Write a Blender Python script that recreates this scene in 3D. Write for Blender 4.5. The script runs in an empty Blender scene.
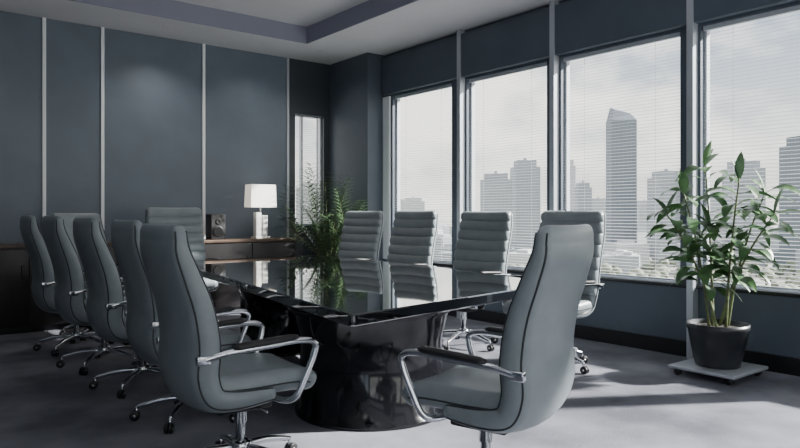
import bpy, math, random
from mathutils import Vector, Matrix
random.seed(7)
scene = bpy.context.scene
COL = scene.collection

# ------------------------------------------------------------------ materials
def newmat(name):
    m = bpy.data.materials.new(name); m.use_nodes = True
    nt = m.node_tree
    b = nt.nodes.get('Principled BSDF')
    return m, nt, b

def pmat(name, col, rough=0.5, metal=0.0, spec=0.5, noise=0.0, nscale=8.0, bump=0.0, bscale=200.0, coat=0.0, col2=None):
    m, nt, b = newmat(name)
    b.inputs['Base Color'].default_value = (*col, 1)
    b.inputs['Roughness'].default_value = rough
    b.inputs['Metallic'].default_value = metal
    b.inputs['Specular IOR Level'].default_value = spec
    b.inputs['Coat Weight'].default_value = coat
    tc = nt.nodes.new('ShaderNodeTexCoord')
    if noise > 0 or col2:
        n = nt.nodes.new('ShaderNodeTexNoise'); n.inputs['Scale'].default_value = nscale
        n.inputs['Detail'].default_value = 5
        nt.links.new(tc.outputs['Object'], n.inputs['Vector'])
        r = nt.nodes.new('ShaderNodeValToRGB')
        c2 = col2 if col2 else tuple(min(1, c*(1+noise)) for c in col)
        c1 = col if col2 else tuple(c*(1-noise) for c in col)
        r.color_ramp.elements[0].position = 0.35; r.color_ramp.elements[0].color = (*c1, 1)
        r.color_ramp.elements[1].position = 0.65; r.color_ramp.elements[1].color = (*c2, 1)
        nt.links.new(n.outputs['Fac'], r.inputs['Fac'])
        nt.links.new(r.outputs['Color'], b.inputs['Base Color'])
    if bump > 0:
        n2 = nt.nodes.new('ShaderNodeTexNoise'); n2.inputs['Scale'].default_value = bscale
        n2.inputs['Detail'].default_value = 3
        nt.links.new(tc.outputs['Object'], n2.inputs['Vector'])
        bp = nt.nodes.new('ShaderNodeBump'); bp.inputs['Strength'].default_value = bump
        bp.inputs['Distance'].default_value = 0.01
        nt.links.new(n2.outputs['Fac'], bp.inputs['Height'])
        nt.links.new(bp.outputs['Normal'], b.inputs['Normal'])
    return m

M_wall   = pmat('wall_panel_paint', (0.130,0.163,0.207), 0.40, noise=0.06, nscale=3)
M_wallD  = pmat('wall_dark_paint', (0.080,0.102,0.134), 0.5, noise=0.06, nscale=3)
M_bay    = pmat('dark_bay_panel', (0.045,0.053,0.064), 0.3)
M_black  = pmat('black_lacquer', (0.012,0.013,0.016), 0.3)
M_alu    = pmat('brushed_aluminium', (0.50,0.53,0.58), 0.4, metal=0.5)
M_frame  = pmat('window_frame_grey', (0.42,0.45,0.50), 0.5)
M_strip  = pmat('pale_trim', (0.92,0.94,0.97), 0.4)
M_ceil   = pmat('ceiling_paint', (0.70,0.69,0.73), 0.8, noise=0.02, nscale=2)
M_coffer = pmat('coffer_edge_shade', (0.27,0.28,0.36), 0.8)  # coffer sides: bluish shading painted in as a darker colour
M_carpet = pmat('carpet', (0.125,0.13,0.155), 0.95, spec=0.1, nscale=1.5, bump=0.6, bscale=260, col2=(0.28,0.285,0.325))
M_leather= pmat('grey_leather', (0.225,0.26,0.278), 0.32, noise=0.06, nscale=12, bump=0.10, bscale=350)
M_leathB = pmat('grey_leather_ribbed', (0.25,0.285,0.303), 0.32, noise=0.05, nscale=12, bump=0.10, bscale=350)
M_pipe_groove   = pmat('piping_and_groove_shade', (0.03,0.036,0.042), 0.5)  # edge piping, also the painted shadow lines between chair ribs
M_chrome = pmat('chrome', (0.75,0.77,0.80), 0.12, metal=1.0)
M_rubber = pmat('black_plastic', (0.015,0.015,0.017), 0.45)
M_gloss  = pmat('gloss_black_table', (0.006,0.007,0.009), 0.02, spec=1.0, coat=1.0)
M_glossB = pmat('gloss_black_base', (0.006,0.006,0.008), 0.10, spec=0.6)
M_walnut = pmat('dark_walnut', (0.10,0.065,0.045), 0.35, noise=0.35, nscale=6)
M_cred   = pmat('dark_cabinet', (0.016,0.014,0.015), 0.35, noise=0.2, nscale=5)
M_pot    = pmat('pot_ceramic', (0.018,0.02,0.024), 0.35, noise=0.2, nscale=10)
M_soil   = pmat('soil', (0.03,0.022,0.015), 0.95, noise=0.4, nscale=60, bump=0.8, bscale=80)
M_leaf   = pmat('leaf_green', (0.045,0.115,0.045), 0.4, nscale=9, col2=(0.10,0.21,0.075))
M_leafD  = pmat('palm_green', (0.045,0.10,0.042), 0.45, nscale=9, col2=(0.095,0.175,0.075))
M_stem   = pmat('stem', (0.12,0.15,0.06), 0.6, noise=0.3, nscale=30)
M_lampb  = pmat('lamp_ceramic', (0.75,0.75,0.73), 0.3)
M_chime  = pmat('speaker_cloth', (0.02,0.02,0.022), 0.7)

M_shade, nt, b = newmat('lamp_shade')
b.inputs['Base Color'].default_value=(0.9,0.87,0.82,1); b.inputs['Roughness'].default_value=0.8
b.inputs['Emission Color'].default_value=(1.0,0.91,0.80,1); b.inputs['Emission Strength'].default_value=0.6
M_fill, nt, b = newmat('fill_panel_diffuser')
b.inputs['Base Color'].default_value=(0.9,0.9,0.9,1)
b.inputs['Emission Color'].default_value=(0.97,0.98,1.0,1); b.inputs['Emission Strength'].default_value=1.4  # glow of the added fill panels
M_slat, nt, b = newmat('blind_slat')
nt.nodes.remove(b)
out = nt.nodes['Material Output']
d = nt.nodes.new('ShaderNodeBsdfDiffuse'); d.inputs['Color'].default_value=(0.60,0.61,0.63,1)
t = nt.nodes.new('ShaderNodeBsdfTranslucent'); t.inputs['Color'].default_value=(0.55,0.55,0.55,1)
mx = nt.nodes.new('ShaderNodeMixShader'); mx.inputs[0].default_value=0.5
nt.links.new(d.outputs[0], mx.inputs[1]); nt.links.new(t.outputs[0], mx.inputs[2]); nt.links.new(mx.outputs[0], out.inputs[0])
M_glass, nt, b = newmat('window_glass')
nt.nodes.remove(b); out = nt.nodes['Material Output']
tr = nt.nodes.new('ShaderNodeBsdfTransparent'); tr.inputs['Color'].default_value=(0.96,0.98,0.98,1)
gl = nt.nodes.new('ShaderNodeBsdfGlossy'); gl.inputs['Roughness'].default_value=0.02
mx = nt.nodes.new('ShaderNodeMixShader'); mx.inputs[0].default_value=0.03
nt.links.new(tr.outputs[0], mx.inputs[1]); nt.links.new(gl.outputs[0], mx.inputs[2]); nt.links.new(mx.outputs[0], out.inputs[0])

def tower_mat(name, c1, c2, fh=4.0):
    m, nt, b = newmat(name)
    b.inputs['Roughness'].default_value=0.7; b.inputs['Specular IOR Level'].default_value=0.2
    tc = nt.nodes.new('ShaderNodeTexCoord')
    sep = nt.nodes.new('ShaderNodeSeparateXYZ'); nt.links.new(tc.outputs['Object'], sep.inputs[0])
    ad = nt.nodes.new('ShaderNodeMath'); ad.operation='ADD'
    nt.links.new(sep.outputs['X'], ad.inputs[0]); nt.links.new(sep.outputs['Y'], ad.inputs[1])
    cmb = nt.nodes.new('ShaderNodeCombineXYZ'); nt.links.new(ad.outputs[0], cmb.inputs['X']); nt.links.new(sep.outputs['Z'], cmb.inputs['Y'])
    br = nt.nodes.new('ShaderNodeTexBrick'); br.offset=0
    br.inputs['Scale'].default_value=1.0; br.inputs['Brick Width'].default_value=3.6; br.inputs['Row Height'].default_value=fh
    br.inputs['Mortar Size'].default_value=0.7; br.inputs['Mortar Smooth'].default_value=0.3
    br.inputs['Color1'].default_value=(*c1,1); br.inputs['Color2'].default_value=(*[x*1.10 for x in c1],1); br.inputs['Mortar'].default_value=(*c2,1)
    nt.links.new(cmb.outputs[0], br.inputs['Vector']); nt.links.new(br.outputs['Color'], b.inputs['Base Color'])
    return m
M_tA = tower_mat('tower_dark_facade_haze', (0.13,0.15,0.18), (0.155,0.178,0.205))  # facade tones lifted so the distance haze sits in the colour
M_tB = tower_mat('tower_mid_facade_haze', (0.24,0.262,0.29), (0.28,0.30,0.325))
M_tC = tower_mat('tower_pale_facade_haze', (0.35,0.365,0.38), (0.41,0.42,0.425))
M_tree = pmat('city_trees', (0.11,0.13,0.09), 0.9, nscale=0.05, col2=(0.20,0.22,0.16))  # trees and ground greyed too, painting in the same haze
M_ground = pmat('city_ground_mat', (0.16,0.17,0.14), 0.95, nscale=0.02, col2=(0.29,0.29,0.26))

# ------------------------------------------------------------------ mesh builder
class MB:
    def __init__(s): s.v=[]; s.f=[]; s.m=[]; s.sm=[]; s.mats=[]; s.M=Matrix.Identity(4)
    def mi(s, mat):
        if mat not in s.mats: s.mats.append(mat)
        return s.mats.index(mat)
    def add(s, vs, fs, mat, smooth=True):
        o=len(s.v); k=s.mi(mat)
        s.v += [tuple(s.M @ Vector(p)) for p in vs]
        for f in fs:
            s.f.append([i+o for i in f]); s.m.append(k); s.sm.append(smooth)
    def box(s, x0,x1,y0,y1,z0,z1, mat):
        vs=[(x,y,z) for z in (z0,z1) for (x,y) in ((x0,y0),(x1,y0),(x1,y1),(x0,y1))]
        s.add(vs, [(3,2,1,0),(4,5,6,7),(0,1,5,4),(1,2,6,5),(2,3,7,6),(3,0,4,7)], mat, False)
    def loft(s, secs, mat, cap=True, smooth=True):
        n=len(secs[0]); vs=[p for q in secs for p in q]; fs=[]
        for i in range(len(secs)-1):
            for j in range(n):
                a=i*n+j; b=i*n+(j+1)%n
                fs.append((a,b,b+n,a+n))
        if cap:
            fs.append(tuple(reversed(range(n)))); fs.append(tuple(range((len(secs)-1)*n, len(secs)*n)))
        s.add(vs, fs, mat, smooth)
    def rbox(s, c, sz, r, mat, k=4):
        cx,cy,cz=c; hx,hy,hz=[a/2 for a in sz]; r=min(r,hx*.98,hy*.98,hz*.98)
        secs=[]
        angs=[i*math.pi/2/k for i in range(k+1)]
        zs=[(-hz+r-r*math.cos(a), r-r*math.sin(a)) for a in angs]+[(hz-r+r*math.sin(a), r-r*math.cos(a)) for a in angs]
        for z,ins in zs:
            ring=[]
            for qx,qy,a0 in ((1,1,0),(-1,1,90),(-1,-1,180),(1,-1,270)):
                for i in range(k+1):
                    a=math.radians(a0)+i*math.pi/2/k
                    rr=max(r-ins,0.0003)
                    ring.append((cx+qx*(hx-r)+rr*math.cos(a), cy+qy*(hy-r)+rr*math.sin(a), cz+z))
            secs.append(ring)
        s.loft(secs, mat)
    def lathe(s, prof, mat, c=(0,0), n=32, cap=True, sx=1, sy=1):
        s.loft([[(c[0]+sx*r*math.cos(2*math.pi*i/n), c[1]+sy*r*math.sin(2*math.pi*i/n), z) for i in range(n)] for r,z in prof], mat, cap)
    def tube(s, pts, rad, mat, n=10, flat=1.0):
        pts=[Vector(p) for p in pts]; secs=[]
        up=Vector((0,0,1)); prev=None
        for i,p in enumerate(pts):
            t=(pts[min(i+1,len(pts)-1)]-pts[max(i-1,0)]).normalized()
            if prev is None:
                a=t.orthogonal().normalized() if abs(t.dot(up))>.95 else t.cross(up).normalized()
            else:
                a=(prev-t*prev.dot(t)).normalized()
            prev=a; b=t.cross(a)
            r=rad[i] if isinstance(rad,(list,tuple)) else rad
            secs.append([tuple(p+a*(r*math.cos(2*math.pi*j/n))*flat+b*(r*math.sin(2*math.pi*j/n))) for j in range(n)])
        s.loft(secs, mat)
    def obj(s, name, parent=None):
        me=bpy.data.meshes.new(name); me.from_pydata(s.v,[],s.f); 
        for m in s.mats: me.materials.append(m)
        me.polygons.foreach_set('material_index', s.m); me.polygons.foreach_set('use_smooth', s.sm)
        me.update()
        o=bpy.data.objects.new(name, me); COL.objects.link(o)
        if parent: o.parent=parent
        return o

def catmull(P, per=8):
    P=[Vector(p) for p in P]; Q=[P[0]*2-P[1]]+P+[P[-1]*2-P[-2]]; out=[]
    for i in range(1,len(Q)-2):
        for k in range(per):
            t=k/per; a,b,c,d=Q[i-1],Q[i],Q[i+1],Q[i+2]
            out.append(0.5*((2*b)+(c-a)*t+(2*a-5*b+4*c-d)*t*t+(3*b-a-3*c+d)*t**3))
    out.append(P[-1]); return out

def simple_box(name, x0,x1,y0,y1,z0,z1, mat):
    b=MB(); b.box(x0,x1,y0,y1,z0,z1,mat); return b.obj(name)

# ------------------------------------------------------------------ room shell
XW=5.44; YB=8.13; XL=-2.6; YF=-2.8; ZC=3.35; SILL=0.61; WT=2.78
simple_box('floor', XL-.2,XW+.25,YF-.2,YB+.25,-0.15,0, M_carpet)

b=MB()   # ceiling ring + coffer
cx0,cx1,cy0,cy1=-1.5,4.31,-1.7,7.32
b.box(XL-.2,XW+.25,cy1,YB+.25,ZC,3.8,M_ceil); b.box(XL-.2,XW+.25,YF-.2,cy0,ZC,3.8,M_ceil)
b.box(XL-.2,cx0,cy0,cy1,ZC,3.8,M_ceil); b.box(cx1,XW+.25,cy0,cy1,ZC,3.8,M_ceil)
b.box(cx0,cx1,cy0,cy1,3.56,3.8,M_ceil)
e=.012
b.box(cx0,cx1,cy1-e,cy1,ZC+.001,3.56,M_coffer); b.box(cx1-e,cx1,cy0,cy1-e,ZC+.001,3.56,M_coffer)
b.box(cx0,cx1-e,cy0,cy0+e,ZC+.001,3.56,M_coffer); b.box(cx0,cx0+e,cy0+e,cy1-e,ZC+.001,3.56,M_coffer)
b.obj('ceiling')
for (x,y) in ((-.4,.2),(1.4,.2),(3.2,.2),(-.4,2.6),(1.4,2.6)):  # unseen light panels, added as interior fill
    t=MB(); t.M=Matrix.Translation((x,y,3.56))
    t.box(-.62,.62,-.32,-.30,-.05,0,M_strip); t.box(-.62,.62,.30,.32,-.05,0,M_strip)
    t.box(-.62,-.60,-.30,.30,-.05,0,M_strip); t.box(.60,.62,-.30,.30,-.05,0,M_strip)
    t.box(-.60,.60,-.30,.30,-.04,-.03,M_fill)
    t.obj('added_fill_panel')
for (x,y,en) in ((2.65,7.62,42),(3.9,7.62,22),(4.62,7.50,18),(.6,7.62,12)):  # the one above the palm is added to brighten it
    t=MB(); t.M=Matrix.Translation((x,y,ZC)); t.lathe([(.045,-.001),(.045,-.006),(.030,-.005),(.026,-.001)],M_ceil,n=24); o=t.obj('ceiling_downlight')
    ld=bpy.data.lights.new('downlight_lamp','SPOT'); ld.energy=en; ld.spot_size=math.radians(120); ld.spot_blend=1.0; ld.shadow_soft_size=.03; ld.color=(1,.92,.83)
    lo=bpy.data.objects.new('lamp',ld); COL.objects.link(lo); lo.parent=o; lo.location=(x,y,ZC-.02)

b=MB()
b.box(XL-.2,4.49,YB,YB+.2,0,ZC,M_wall)
ox0,ox1,oz0,oz1=4.60,5.06,1.05,2.60
b.box(4.49,ox0,YB,YB+.2,0,ZC,M_bay); b.box(ox1,XW+.25,YB,YB+.2,0,ZC,M_bay)
b.box(ox0,ox1,YB,YB+.2,0,oz0,M_bay); b.box(ox0,ox1,YB,YB+.2,oz1,ZC,M_bay)
b.obj('wall_back')
xs=[-2.11,-0.91,0.29,1.49,2.09,3.29,4.48]
for i,x in enumerate(xs):
    simple_box('trim_%d'%(i+1), x-.017,x+.017,YB-.018,YB,0,ZC, M_strip if i<6 else M_alu)
simple_box('wall_left', XL-.2,XL,YF,YB,0,ZC,M_wall)
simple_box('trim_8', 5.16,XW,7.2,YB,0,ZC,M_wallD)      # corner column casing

# front wall (behind the viewer) with tall windows, added to let in fill light
fo=[(-2.3,-.45),(-.25,1.6),(1.8,3.5),(3.7,5.25)]; fz0,fz1=.35,3.0
b=MB(); b.box(XL-.2,XW+.25,YF-.2,YF,0,fz0,M_wall); b.box(XL-.2,XW+.25,YF-.2,YF,fz1,ZC,M_wall)
ed=[XL-.2]+[v for p in fo for v in p]+[XW+.25]
for i in range(0,len(ed),2): b.box(ed[i],ed[i+1],YF-.2,YF,fz0,fz1,M_wall)
b.obj('wall_front')
for i,(x0,x1) in enumerate(fo):
    root=bpy.data.objects.new('window_%d'%(9+i),None); COL.objects.link(root); root.location=((x0+x1)/2,YF-.1,0); w=(x1-x0)/2  # unseen added windows, admit skylight as fill
    f=MB(); f.box(-w,-w+.05,-.04,.04,fz0,fz1,M_frame); f.box(w-.05,w,-.04,.04,fz0,fz1,M_frame); f.box(-w+.05,w-.05,-.04,.04,fz0,fz0+.05,M_frame); f.box(-w+.05,w-.05,-.04,.04,fz1-.05,fz1,M_frame); f.obj('frame',root)
    g=MB(); g.add([(-w,.0,fz0),(w,.0,fz0),(w,.0,fz1),(-w,.0,fz1)],[(0,1,2,3)],M_glass,False); g.obj('glass_pane',root)

# window wall
piers=[(-2.8,-2.3),(-1.47,-1.29),(-.04,.14),(1.39,1.57),(2.82,3.0),(4.26,4.44),(5.615,5.87),(7.02,YB+.25)]
b=MB()
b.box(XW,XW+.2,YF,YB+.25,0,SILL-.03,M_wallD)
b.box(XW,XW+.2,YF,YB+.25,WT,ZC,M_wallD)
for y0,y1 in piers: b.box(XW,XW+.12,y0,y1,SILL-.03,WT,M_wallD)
b.obj('wall_right')
b=MB(); b.rbox((XW+.05,(YF+YB)/2-.5,SILL-.013),(.16,YB-YF-1.1,.03),.008,M_black); b.obj('trim_9')
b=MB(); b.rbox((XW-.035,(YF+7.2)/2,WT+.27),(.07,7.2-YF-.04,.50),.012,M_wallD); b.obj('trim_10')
for i,(y0,y1) in enumerate(piers[1:7]):
    yc=y0+.05
    simple_box('trim_%d'%(11+i), XW-.085,XW-.001,yc-.028,yc+.028,0.0,ZC,M_alu)
simple_box('trim_17', XW-.03,XW,7.06,7.2,SILL,WT,M_strip)
simple_box('baseboard_right', XW-.03,XW-.002,YF,7.2,0,.13,M_black)
simple_box('baseboard_back', XL,5.15,YB-.03,YB-.001,0,.13,M_black)
simple_box('baseboard_left', XL+.001,XL+.03,YF+.03,YB-.03,0,.13,M_black)

def window(name, y0,y1):
    root=bpy.data.objects.new(name,None); COL.objects.link(root); root.location=(XW+.045,(y0+y1)/2,0)
    w=(y1-y0)/2; f=MB(); fr=.020; zs=SILL+.003
    f.box(.02,.07,-w,-w+fr,zs,WT,M_frame); f.box(.02,.07,w-fr,w,zs,WT,M_frame)
    f.box(.02,.07,-w+fr,w-fr,zs,zs+fr,M_frame); f.box(.02,.07,-w+fr,w-fr,WT-fr,WT,M_frame)
    f.obj('frame',root)
    g=MB(); g.add([(.05,-w+fr,zs+fr),(.05,w-fr,zs+fr),(.05,w-fr,WT-fr),(.05,-w+fr,WT-fr)],[(0,1,2,3)],M_glass,False); g.obj('glass_pane',root)
    s=MB(); z=SILL+.06; tilt=math.radians(14); dp=.008
    while z<WT-.05:
        dx=dp*math.cos(tilt); dz=dp*math.sin(tilt); th=.0010; cx=-.005
        a,bb=-w+.01,w-.01
        s.add([(cx-dx,a,z-dz-th),(cx-dx,bb,z-dz-th),(cx+dx,bb,z+dz-th),(cx+dx,a,z+dz-th),
               (cx-dx,a,z-dz+th),(cx-dx,bb,z-dz+th),(cx+dx,bb,z+dz+th),(cx+dx,a,z+dz+th)],
              [(3,2,1,0),(4,5,6,7),(0,1,5,4),(1,2,6,5),(2,3,7,6),(3,0,4,7)],M_slat,False)
        z+=.030
    s.box(-.02,.01,-w+.01,w-.01,WT-.04,WT-.002,M_frame); s.box(-.015,.005,-w+.01,w-.01,SILL+.02,SILL+.035,M_frame)
    for q in (-.6,.6): s.box(-.0065,-.0035,q*w-.0012,q*w+.0012,SILL+.03,WT-.03,M_slat)
    s.obj('venetian_blind',root)
for i in range(7): window('window_%d'%(i+1), piers[i][1], piers[i+1][0])
root=bpy.data.objects.new('window_8',None); COL.objects.link(root); root.location=((ox0+ox1)/2,YB+.06,0)
w=(ox1-ox0)/2; f=MB(); fr=.025
f.box(-w,-w+fr,0,.06,oz0,oz1,M_alu); f.box(w-fr,w,0,.06,oz0,oz1,M_alu); f.box(-w+fr,w-fr,0,.06,oz0,oz0+fr,M_alu); f.box(-w+fr,w-fr,0,.06,oz1-fr,oz1,M_alu)
f.box(-.10,-.075,0,.06,oz0+fr,oz1-fr,M_alu); f.obj('frame',root)
g=MB(); g.add([(-w,.03,oz0),(w,.03,oz0),(w,.03,oz1),(-w,.03,oz1)],[(0,1,2,3)],M_glass,False); g.obj('glass_pane',root)
s=MB(); z=oz0+.05
while z<oz1-.04:
    s.add([(-w+.03,-.04,z-.005),(w-.03,-.04,z-.005),(w-.03,-.022,z+.003),(-w+.03,-.022,z+.003)],[(0,1,2,3)],M_slat,False); z+=.0265
s.obj('venetian_blind',root)

# ------------------------------------------------------------------ chairs
def slab(b, path, width, thick, mat, rfun=None, rcap=.03, k=4, bow=0.0, per=8, edge=None, groove_shade=None, wcap=None, rear=False):
    P=catmull([(0,y,z) for y,z in path], per)
    L=[0]
    for i in range(1,len(P)): L.append(L[-1]+(P[i]-P[i-1]).length)
    T=L[-1]
    def at(s):
        for i in range(1,len(P)):
            if L[i]>=s-1e-9:
                t=(s-L[i-1])/max(L[i]-L[i-1],1e-9); return P[i-1].lerp(P[i],t)
        return P[-1]
    wc=wcap or rcap
    N=int(T/.006); S=[T*i/N for i in range(N+1)]
    S=sorted(set([rcap*(1-math.cos(a*math.pi/16)) for a in range(9)]+[T-rcap*(1-math.cos(a*math.pi/16)) for a in range(9)]+[x for x in S if rcap<x<T-rcap]))
    secs=[]; eL=[];eR=[];rL=[];rR=[]
    def frame(q):
        p=at(q); tg=(at(min(q+.01,T))-at(max(q-.01,0))).normalized(); return p,Vector((0,tg.z,-tg.y))
    for q in S:
        p,n=frame(q)
        u=q/T; w=width(u)/2; h=thick(u)/2
        dd=min(q,T-q); e=1.0; ew=1.0
        if dd<rcap: e=math.sqrt(max(1-((rcap-dd)/rcap)**2,0.0))
        if dd<wc: ew=math.sqrt(max(1-((wc-dd)/wc)**2,0.0))
        w2=w-wc*(1-ew); h2=max(h*(.12+.88*e),.002); r=min(h2*.92,w2)
        rib=rfun(u) if rfun else 0
        ring=[]
        for qx,qy,a0 in ((1,1,0),(-1,1,90),(-1,-1,180),(1,-1,270)):
            for i in range(k+1):
                a=math.radians(a0)+i*math.pi/2/k
                x=qx*(w2-r)+r*math.cos(a); yy=qy*(h2-r)+r*math.sin(a)
                if qy>0: yy+=rib*e
                yy+=bow*((x/w)**2)
                ring.append(tuple(p+Vector((x,0,0))+n*yy))
            if a0 in (0,180):
                for fx in (.6,.2,-.2,-.6):
                    x=(w2-r)*fx*(1 if a0==0 else -1); yy=qy*h2+(rib*e if qy>0 else 0)+bow*((x/w)**2)
                    ring.append(tuple(p+Vector((x,0,0))+n*yy))
        secs.append(ring)
        if rcap*.6<q<T-rcap*.6:
            for sg,l,l2 in ((1,eR,rR),(-1,eL,rL)):
                if rear:
                    a=math.radians(48)
                    for ll,s2 in ((l,1),(l2,-1)):
                        xx=w2-r+r*math.cos(a)
                        ll.append(tuple(p+Vector((sg*(xx+.0005),0,0))+n*(s2*(h2-r+r*math.sin(a))+bow*((xx/w)**2))))
                else:
                    l.append(tuple(p+Vector((sg*(w2+.0005),0,0))+n*(h2*.15+bow)))
    b.loft(secs,mat)
    if edge:
        for l in (eR,eL)+((rR,rL) if rear else ()): b.tube(l[::3],.0042,edge,6)
    for u in (groove_shade or []):
        p,n=frame(u*T); w=width(u)/2; h=thick(u)/2; Q=[]
        for i in range(13):
            x=w*.93*(-1+2*i/12); Q.append(tuple(p+Vector((x,0,0))+n*(h+.0015+bow*((x/w)**2)-(.012 if abs(x)>w*.9 else 0))))
        b.tube(Q,.0055,M_pipe_groove,6)  # dark line along each rib groove stands in for its shadow

def chair_mesh(ribbed):
    b=MB(); lea=M_leathB if ribbed else M_leather
    if ribbed:
        path=[(.02,.375),(-.14,.38),(-.225,.43),(-.25,.54),(-.265,.68),(-.30,.84),(-.345,1.0),(-.37,1.165)]
        R=7
        rib=lambda u: (.030*abs(math.sin(math.pi*(u-.36)/.64*R))**.5 if u>.36 else 0)
        slab(b,path,lambda u:.44+.12*min(1,u/.45)-.02*max(0,(u-.8)/.2),lambda u:.045+.03*min(1,u/.4),lea,rib,rcap=.035,wcap=.05,bow=.03,edge=M_pipe_groove,groove_shade=[.36+.64*i/R for i in range(0,R)])
    else:
        path=[(.08,.372),(-.12,.372),(-.235,.405),(-.280,.51),(-.275,.65),(-.300,.80),(-.350,.94),(-.388,1.05),(-.396,1.16)]
        slab(b,path,lambda u:.50+.05*math.sin(math.pi*min(1,u/1.0))**.7,lambda u:.06+.055*math.sin(math.pi*min(1,u/.94))**.8,lea,None,rcap=.045,wcap=.045,bow=.04,edge=M_pipe_groove,rear=True)
    slab(b,[(-.215,.452),(-.05,.445),(.12,.445),(.225,.436),(.27,.405)],lambda u:.50-.02*u,lambda u:.11-.01*u,lea,None,rcap=.04,bow=-.008,edge=M_pipe_groove)
    for sg in (1,-1):
        P=catmull([(sg*.272,-.275,.60),(sg*.288,-.17,.622),(sg*.29,.0,.632),(sg*.29,.16,.640),(sg*.288,.235,.622),(sg*.284,.235,.57),(sg*.275,.195,.47),(sg*.262,.155,.385),(sg*.22,.12,.362),(sg*.10,.09,.362)],8)
        b.tube(P,.0145,M_chrome,12)
        P=catmull([(sg*.288,-.15,.640),(sg*.29,.0,.650),(sg*.29,.15,.657)],6)
        b.tube(P,[.009]+[.016]*(len(P)-2)+[.009],M_rubber,10,1.6)
        b.rbox((sg*.272,-.275,.60),(.03,.06,.04),.008,M_chrome)
    b.rbox((0,-.02,.335),(.24,.26,.05),.012,M_rubber)
    b.tube([(.05,.02,.33),(.2,.03,.325),(.23,.03,.325)],.006,M_chrome,6)
    b.lathe([(.022,.10),(.022,.23),(.03,.232),(.03,.30),(.036,.302),(.036,.325)],M_chrome,n=20)
    b.lathe([(.03,.085),(.045,.095),(.045,.135),(.034,.15)],M_chrome,n=20)
    for i in range(5):
        a=math.radians(90+72*i+14); c,s_=math.cos(a),math.sin(a)
        P=catmull([(c*.03,s_*.03,.118),(c*.15,s_*.15,.112),(c*.26,s_*.26,.088),(c*.30,s_*.30,.078)],4)
        b.tube(P,[.02-.009*j/(len(P)-1) for j in range(len(P))],M_chrome,8)
        b.tube([(c*.3,s_*.3,.03),(c*.3,s_*.3,.082)],.007,M_chrome,8)
        t=Vector((-s_,c,0))
        for sg in (1,-1):
            p=Vector((c*.31,s_*.31,.0275))+t*(.012*sg)
            b.tube([p-t*.009,p-t*.007,p+t*.007,p+t*.009],[.02,.0275,.0275,.02],M_rubber,16)
        b.tube([Vector((c*.31,s_*.31,.0275))-t*.022,Vector((c*.31,s_*.31,.0275))+t*.022],.009,M_chrome,10)
    return b
proto={}
def chair(ribbed,x,y,fx,fy,sc=1.0):
    if ribbed not in proto:
        o=chair_mesh(ribbed).obj('conference_chair'); proto[ribbed]=o.data
    else:
        o=bpy.data.objects.new('conference_chair',proto[ribbed]); COL.objects.link(o)
    o.location=(x,y,0); o.rotation_euler=(0,0,math.atan2(-fx,fy)); o.scale=(sc,sc,sc)
    return o
chair(False,1.36,2.92,1,-.04)
chair(False,1.50,3.90,1,-.04,1.01)
chair(False,1.50,4.80,1,-.02,1.02)
chair(False,1.47,5.66,1,-.02,1.03)
chair(False,1.45,6.50,1,-.05,1.03)
chair(False,1.80,7.15,.35,-1,1.05)
chair(True,2.62,7.00,-.05,-1,1.10)
chair(False,2.07,2.02,-.30,1,1.0)
chair(True,4.22,3.42,-1,-.10,1.06)
chair(True,4.27,4.45,-1,-.12,1.06)
chair(True,4.30,5.52,-1,-.16,1.07)
chair(True,4.32,6.50,-1,-.22,1.07)

# ------------------------------------------------------------------ table
b=MB()
poly=[(1.66,2.44),(3.50,2.76),(3.80,4.4),(3.86,6.35),(2.25,6.40),(1.98,4.5)]
def rounded(poly, r, inset):
    n=len(poly); out=[]
    P=[]
    for i in range(n):
        a=Vector(poly[i-1]);p=Vector(poly[i]);c=Vector(poly[(i+1)%n])
        e1=(p-a).normalized(); e2=(c-p).normalized()
        n1=Vector((-e1.y,e1.x)); n2=Vector((-e2.y,e2.x))
        bis=(n1+n2).normalized(); P.append(p+bis*inset/max(bis.dot(n1),.3))
    for i in range(n):
        a,p,c=P[i-1],P[i],P[(i+1)%n]
        u=(a-p).normalized(); v=(c-p).normalized()
        for k in range(6):
            t=k/5; q=(p+u*r)*(1-t)**2+2*p*t*(1-t)+(p+v*r)*t*t
            out.append(q)
    return out
secs=[]
for ins,z in ((.22,.675),(.05,.69),(.006,.705),(.0,.711),(.0,.754),(.004,.759),(.008,.760)):
    secs.append([(q.x,q.y,z) for q in rounded(poly,.04,ins)])
b.loft(secs,M_gloss,smooth=False)
for (x,y,r) in ((2.45,3.38,.44),(3.0,5.45,.42)):
    b.lathe([(r+.03,0),(r+.03,.02),(r,.035),(r,.45),(r+.04,.60),(r+.12,.68)],M_glossB,c=(x,y),n=64)
b.add([(2.40,3.4,.06),(2.52,3.35,.06),(3.05,5.4,.06),(2.93,5.45,.06),(2.40,3.4,.68),(2.52,3.35,.68),(3.05,5.4,.68),(2.93,5.45,.68)],
      [(3,2,1,0),(4,5,6,7),(0,1,5,4),(1,2,6,5),(2,3,7,6),(3,0,4,7)],M_glossB,False)
b.obj('conference_table')

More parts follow.
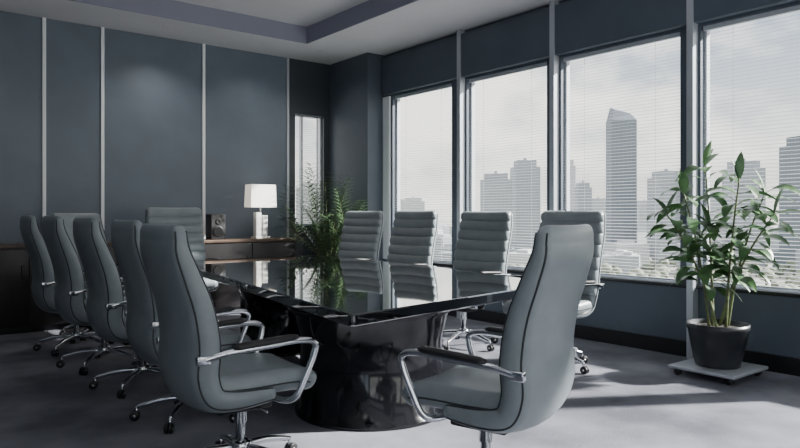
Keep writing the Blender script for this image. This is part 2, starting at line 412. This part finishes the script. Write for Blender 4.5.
# ------------------------------------------------------------------ credenza + objects
b=MB(); CF=7.66; CT=.90
b.box(-1.2,4.35,CF+.02,8.09,.06,CT-.035,M_cred); b.box(-1.15,4.3,CF+.06,8.09,0,.06,M_black)
b.rbox((1.575,(CF+8.10)/2,CT-.0175),(5.59,8.10-CF,.035),.006,M_walnut)
for i in range(9):
    x=-1.19+i*.615
    b.rbox((x+.305,CF+.012,.46),(.605,.02,.78),.004,M_cred); b.rbox((x+.55,CF-.004,.62),(.012,.018,.14),.004,M_rubber)
b.obj('credenza')
def local(x,y,z=0): return Matrix.Translation((x,y,z))
b=MB(); b.M=local(3.95,7.88,CT)
b.rbox((0,0,.012),(.20,.15,.024),.005,M_lampb); b.rbox((-.045,0,.18),(.075,.09,.31),.008,M_lampb); b.rbox((.045,0,.16),(.075,.09,.27),.008,M_lampb)
b.tube([(0,0,.30),(0,0,.40)],.01,M_alu)
ring=lambda h,z,i=0:[(sx*(.18-i+h),sy*(.10-i+h),z) for sx,sy in ((1,1),(-1,1),(-1,-1),(1,-1))]
b.loft([ring(.0,.40),ring(-.01,.69),ring(-.01,.69,.004),ring(0,.40,.004),ring(.0,.40)],M_shade,cap=False,smooth=False)
b.tube([(-.17,0,.675),(.17,0,.675)],.003,M_alu,6); b.tube([(0,0,.40),(0,0,.68)],.004,M_alu,6)
b.obj('table_lamp')
b=MB(); b.M=local(3.33,7.85,CT)
b.rbox((0,0,.155),(.19,.17,.31),.012,M_chime)
b.M=local(3.33,7.85,CT)@Matrix.Translation((0,-.085,.10))@Matrix.Rotation(math.pi/2,4,'X')
b.lathe([(.065,-.002),(.065,.006),(.055,.006),(.02,.001)],M_rubber,n=28)
b.M=b.M@Matrix.Translation((0,.12,0)); b.lathe([(.035,-.002),(.035,.006),(.028,.006),(.01,.002)],M_rubber,n=24)
b.obj('desk_speaker')

# ------------------------------------------------------------------ plants
def leaf(b, base, dirv, length, width, droop, mat, n=7, fold=.25, twist=0):
    d=Vector(dirv).normalized(); p=Vector(base); side=d.cross(Vector((0,0,1)))
    side = side.normalized() if side.length>.05 else Vector((1,0,0))
    side=Matrix.Rotation(twist,3,d)@side
    vs=[];fs=[]
    for i in range(n+1):
        t=i/n; w=width/2*(math.sin(math.pi*min(1,t*.93+.05))**.8)*(1-.25*t)
        if i==n: w=.0006
        up=side.cross(d).normalized()
        vs += [tuple(p+side*w+up*w*fold), tuple(p), tuple(p-side*w+up*w*fold)]
        d=(d+Vector((0,0,-droop/n))).normalized(); p=p+d*(length/n)
    for i in range(n):
        o=i*3; fs += [(o,o+1,o+4,o+3),(o+1,o+2,o+5,o+4)]
    b.add(vs,fs,mat,True)

PX,PY=4.98,2.45
b=MB(); b.M=local(PX,PY)
b.rbox((-.0,0,.062),(.54,.50,.024),.008,M_alu)
for sx in (-1,1):
    for sy in (-1,1):
        b.tube([(sx*.22-.02,sy*.19,.026),(sx*.22+.02,sy*.19,.026)],.025,M_rubber,14)
        b.box(sx*.22-.01,sx*.22+.01,sy*.19-.01,sy*.19+.01,.03,.055,M_alu)
b.lathe([(.145,.074),(.155,.08),(.19,.24),(.208,.34),(.218,.352),(.218,.392),(.205,.392),(.198,.36),(.05,.358)],M_pot,n=48)
b.lathe([(.199,.355),(.12,.368),(.03,.372)],M_soil,n=24)
random.seed(21)
stems=[(-.07,.03,-.12,.10,1.00),(.03,.05,.02,.06,1.22),(.07,-.04,.10,-.18,1.00),(-.02,-.07,-.04,-.10,1.10),(-.09,-.04,-.16,.24,.85),(.03,0,.06,-.30,.85),(0,.04,0,.02,.75)]
for (x,y,lx,ly,h) in stems:
    P=catmull([(x,y,.36),(x+lx*.25,y+ly*.25,.36+h*.33),(x+lx*.7,y+ly*.7,.36+h*.7),(x+lx*1.2,y+ly*1.2,.36+h)],6)
    b.tube(P,[.012-.007*i/(len(P)-1) for i in range(len(P))],M_stem,7)
    a=random.random()*6
    for i in range(7,len(P)):
        for q in range(2 if i%3 else 1):
            a+=2.4+random.random()*.5
            el=random.uniform(-.05,.65)
            st=P[i]; dv=Vector((math.cos(a)*math.cos(el),math.sin(a)*math.cos(el),math.sin(el)))
            if dv.x>0: dv.x*=.55
            e=st+dv*.06
            b.tube([st,e],.0025,M_stem,5)
            leaf(b,e,dv,random.uniform(.18,.27),random.uniform(.08,.11),random.uniform(.7,1.7),M_leaf,twist=random.uniform(-.6,.6),fold=.2)
    leaf(b,P[-1],(random.uniform(-.3,.3),random.uniform(-.3,.3),1),.20,.08,.5,M_leaf)
    leaf(b,P[-1],(random.uniform(-.9,.2),random.uniform(-.9,.9),1),.18,.08,.9,M_leaf)
b.obj('potted_ficus_plant')

b=MB(); b.M=local(4.66,7.40)
b.lathe([(.13,0),(.14,.01),(.18,.44),(.19,.50),(.175,.50),(.165,.47),(.04,.47)],M_pot,n=40)
b.lathe([(.17,.465),(.02,.475)],M_soil,n=24)
random.seed(5)
def clampd(p,d):
    if p.x>.26: d.x=min(d.x,0)
    if p.x<-.36: d.x=max(d.x,0)
    if p.y>.40: d.y=min(d.y,0)
    if p.y<-.40: d.y=max(d.y,0)
for i in range(30):
    a=i*2.4; el=random.uniform(.95,1.45); L=random.uniform(.85,1.45)
    d=Vector((math.cos(a)*math.cos(el),math.sin(a)*math.cos(el),math.sin(el))); p=Vector((random.uniform(-.06,.06),random.uniform(-.06,.06),.47)); P=[p.copy()]
    n=24; dr=random.uniform(.9,1.9)
    for k in range(n):
        d=(d+Vector((0,0,-dr/n*(.2+1.6*k/n)))).normalized(); 
        clampd(p,d); d.normalize(); p=p+d*(L/n); P.append(p.copy())
    b.tube(P,[.007-.0055*k/n for k in range(n+1)],M_stem,5)
    for k in range(6,n+1):
        tg=(P[k]-P[k-1]).normalized(); s_=tg.cross(Vector((0,0,1))); s_=s_.normalized() if s_.length>.01 else Vector((1,0,0))
        for sg in (1,-1):
            leaf(b,P[k],tg*.8+s_*sg+Vector((0,0,.1)),.18*math.sin(math.pi*(k-4)/(n-2))+.05,.03,.8,M_leafD,n=3)
b.obj('potted_palm')

# ------------------------------------------------------------------ city outside
G=-40
b=MB(); b.box(60,4000,-2500,4000,G-1,G,M_ground); b.box(-1500,60,300,4000,G-1,G,M_ground); b.obj('ground')
def tower(x,y,w,dp,top,mat,kind=0):
    b=MB(); h=top-G
    if kind==1:
        b.box(-w/2,w/2,-dp/2,dp/2,0,h*.90,mat)
        z0=h*.90
        vs=[(-w/2,-dp/2,z0),(w/2,-dp/2,z0),(w/2,dp/2,z0),(-w/2,dp/2,z0),(-w*.36,-dp*.36,h*.97),(w*.3,-dp*.3,h*.945),(w*.3,dp*.36,h*.97),(-w*.36,dp*.36,h)]
        b.add(vs,[(4,5,6,7),(0,1,5,4),(1,2,6,5),(2,3,7,6),(3,0,4,7)],mat,False)
    else:
        b.box(-w/2,w/2,-dp/2,dp/2,0,h*.93,mat); b.box(-w*.38,w*.38,-dp*.38,dp*.38,h*.93,h,mat)
        b.box(-w*.62,w*.62,-dp*.6,dp*.6,0,h*.14,mat); b.box(-w*.05,w*.05,-w*.05,w*.05,h,h*1.03,mat)
    o=b.obj('skyscraper'); o.location=(x,y,G); o.rotation_euler=(0,0,math.radians(-38+random.uniform(-12,12)))
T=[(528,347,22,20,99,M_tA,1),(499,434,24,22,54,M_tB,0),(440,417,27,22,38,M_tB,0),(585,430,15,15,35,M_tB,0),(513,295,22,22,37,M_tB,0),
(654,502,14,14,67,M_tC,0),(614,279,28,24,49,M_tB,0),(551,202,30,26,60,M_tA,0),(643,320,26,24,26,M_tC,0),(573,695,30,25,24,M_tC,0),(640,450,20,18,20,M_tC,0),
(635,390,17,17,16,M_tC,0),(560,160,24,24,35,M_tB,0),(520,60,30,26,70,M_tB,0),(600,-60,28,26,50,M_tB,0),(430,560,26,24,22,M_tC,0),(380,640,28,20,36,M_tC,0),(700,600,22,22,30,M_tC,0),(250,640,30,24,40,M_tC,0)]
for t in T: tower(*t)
random.seed(3)
b=MB()
for i in range(300):
    a=random.uniform(-.35,1.5); D=random.uniform(470,1500); x=D*math.cos(a); y=D*math.sin(a)
    w=random.uniform(12,34); h=random.uniform(8,22)+ (D-430)*.014
    b.M=Matrix.Translation((x,y,G))@Matrix.Rotation(random.uniform(0,1.5),4,'Z')
    b.box(-w/2,w/2,-w*.4,w*.4,0,h,random.choice([M_tC,M_tC,M_tB])); b.box(-w*.2,w*.2,-w*.15,w*.15,h,h+2.5,M_tC)
b.obj('city_lowrise_blocks')
b=MB()
for i in range(1300):
    a=random.uniform(-.3,1.45); D=random.uniform(260,600); r=random.uniform(2,5)
    b.M=Matrix.Translation((D*math.cos(a),D*math.sin(a),G))
    b.lathe([(r*.15,0),(r*.15,r*.5),(r*.8,r*.7),(r,r*1.2),(r*.75,r*1.7),(r*.2,r*2)],M_tree,n=7)
b.obj('city_tree_canopy')

# ------------------------------------------------------------------ lights
w=bpy.data.worlds.new('World'); scene.world=w; w.use_nodes=True; nt=w.node_tree; nt.nodes.clear()
out=nt.nodes.new('ShaderNodeOutputWorld'); bg=nt.nodes.new('ShaderNodeBackground'); tc=nt.nodes.new('ShaderNodeTexCoord')
sep=nt.nodes.new('ShaderNodeSeparateXYZ'); nt.links.new(tc.outputs['Generated'],sep.inputs[0])
rp=nt.nodes.new('ShaderNodeValToRGB'); nt.links.new(sep.outputs['Z'],rp.inputs['Fac'])
E=rp.color_ramp.elements; E[0].position=0.0; E[0].color=(.80,.77,.71,1); E[1].position=.7; E[1].color=(1.45,1.58,1.8,1)
x=E.new(.12); x.color=(.56,.59,.61,1); x=E.new(.24); x.color=(.36,.42,.50,1); x=E.new(.34); x.color=(.45,.52,.62,1)
mp=nt.nodes.new('ShaderNodeMapping'); mp.inputs['Scale'].default_value=(1,1,2.0); nt.links.new(tc.outputs['Generated'],mp.inputs[0])
n=nt.nodes.new('ShaderNodeTexNoise'); n.inputs['Scale'].default_value=5.0; n.inputs['Detail'].default_value=8; n.inputs['Roughness'].default_value=.55; nt.links.new(mp.outputs[0],n.inputs['Vector'])
r2=nt.nodes.new('ShaderNodeValToRGB'); r2.color_ramp.elements[0].position=.40; r2.color_ramp.elements[1].position=.60; nt.links.new(n.outputs['Fac'],r2.inputs['Fac'])
mx=nt.nodes.new('ShaderNodeMixRGB'); nt.links.new(r2.outputs['Color'],mx.inputs['Fac']); nt.links.new(rp.outputs['Color'],mx.inputs[1]); mx.inputs[2].default_value=(1.10,1.06,.98,1)
nt.links.new(mx.outputs[0],bg.inputs['Color']); bg.inputs['Strength'].default_value=2.5; nt.links.new(bg.outputs[0],out.inputs[0])

sd=bpy.data.lights.new('sun','SUN'); sd.energy=32.0; sd.angle=math.radians(2.5); sd.color=(1,.97,.93)
so=bpy.data.objects.new('sun',sd); COL.objects.link(so); so.location=(20,-10,15)
dirv=Vector((-.80,.48,-.54)); so.rotation_euler=dirv.to_track_quat('-Z','Y').to_euler()

cam=bpy.data.cameras.new('camera'); co=bpy.data.objects.new('camera',cam); COL.objects.link(co)
cam.sensor_width=36; cam.lens=669/800*36; cam.shift_y=-9/800; cam.clip_end=6000; cam.clip_start=.05
co.location=(0,0,1.2); co.rotation_euler=(math.radians(90),0,math.radians(-38.4))
scene.camera=co
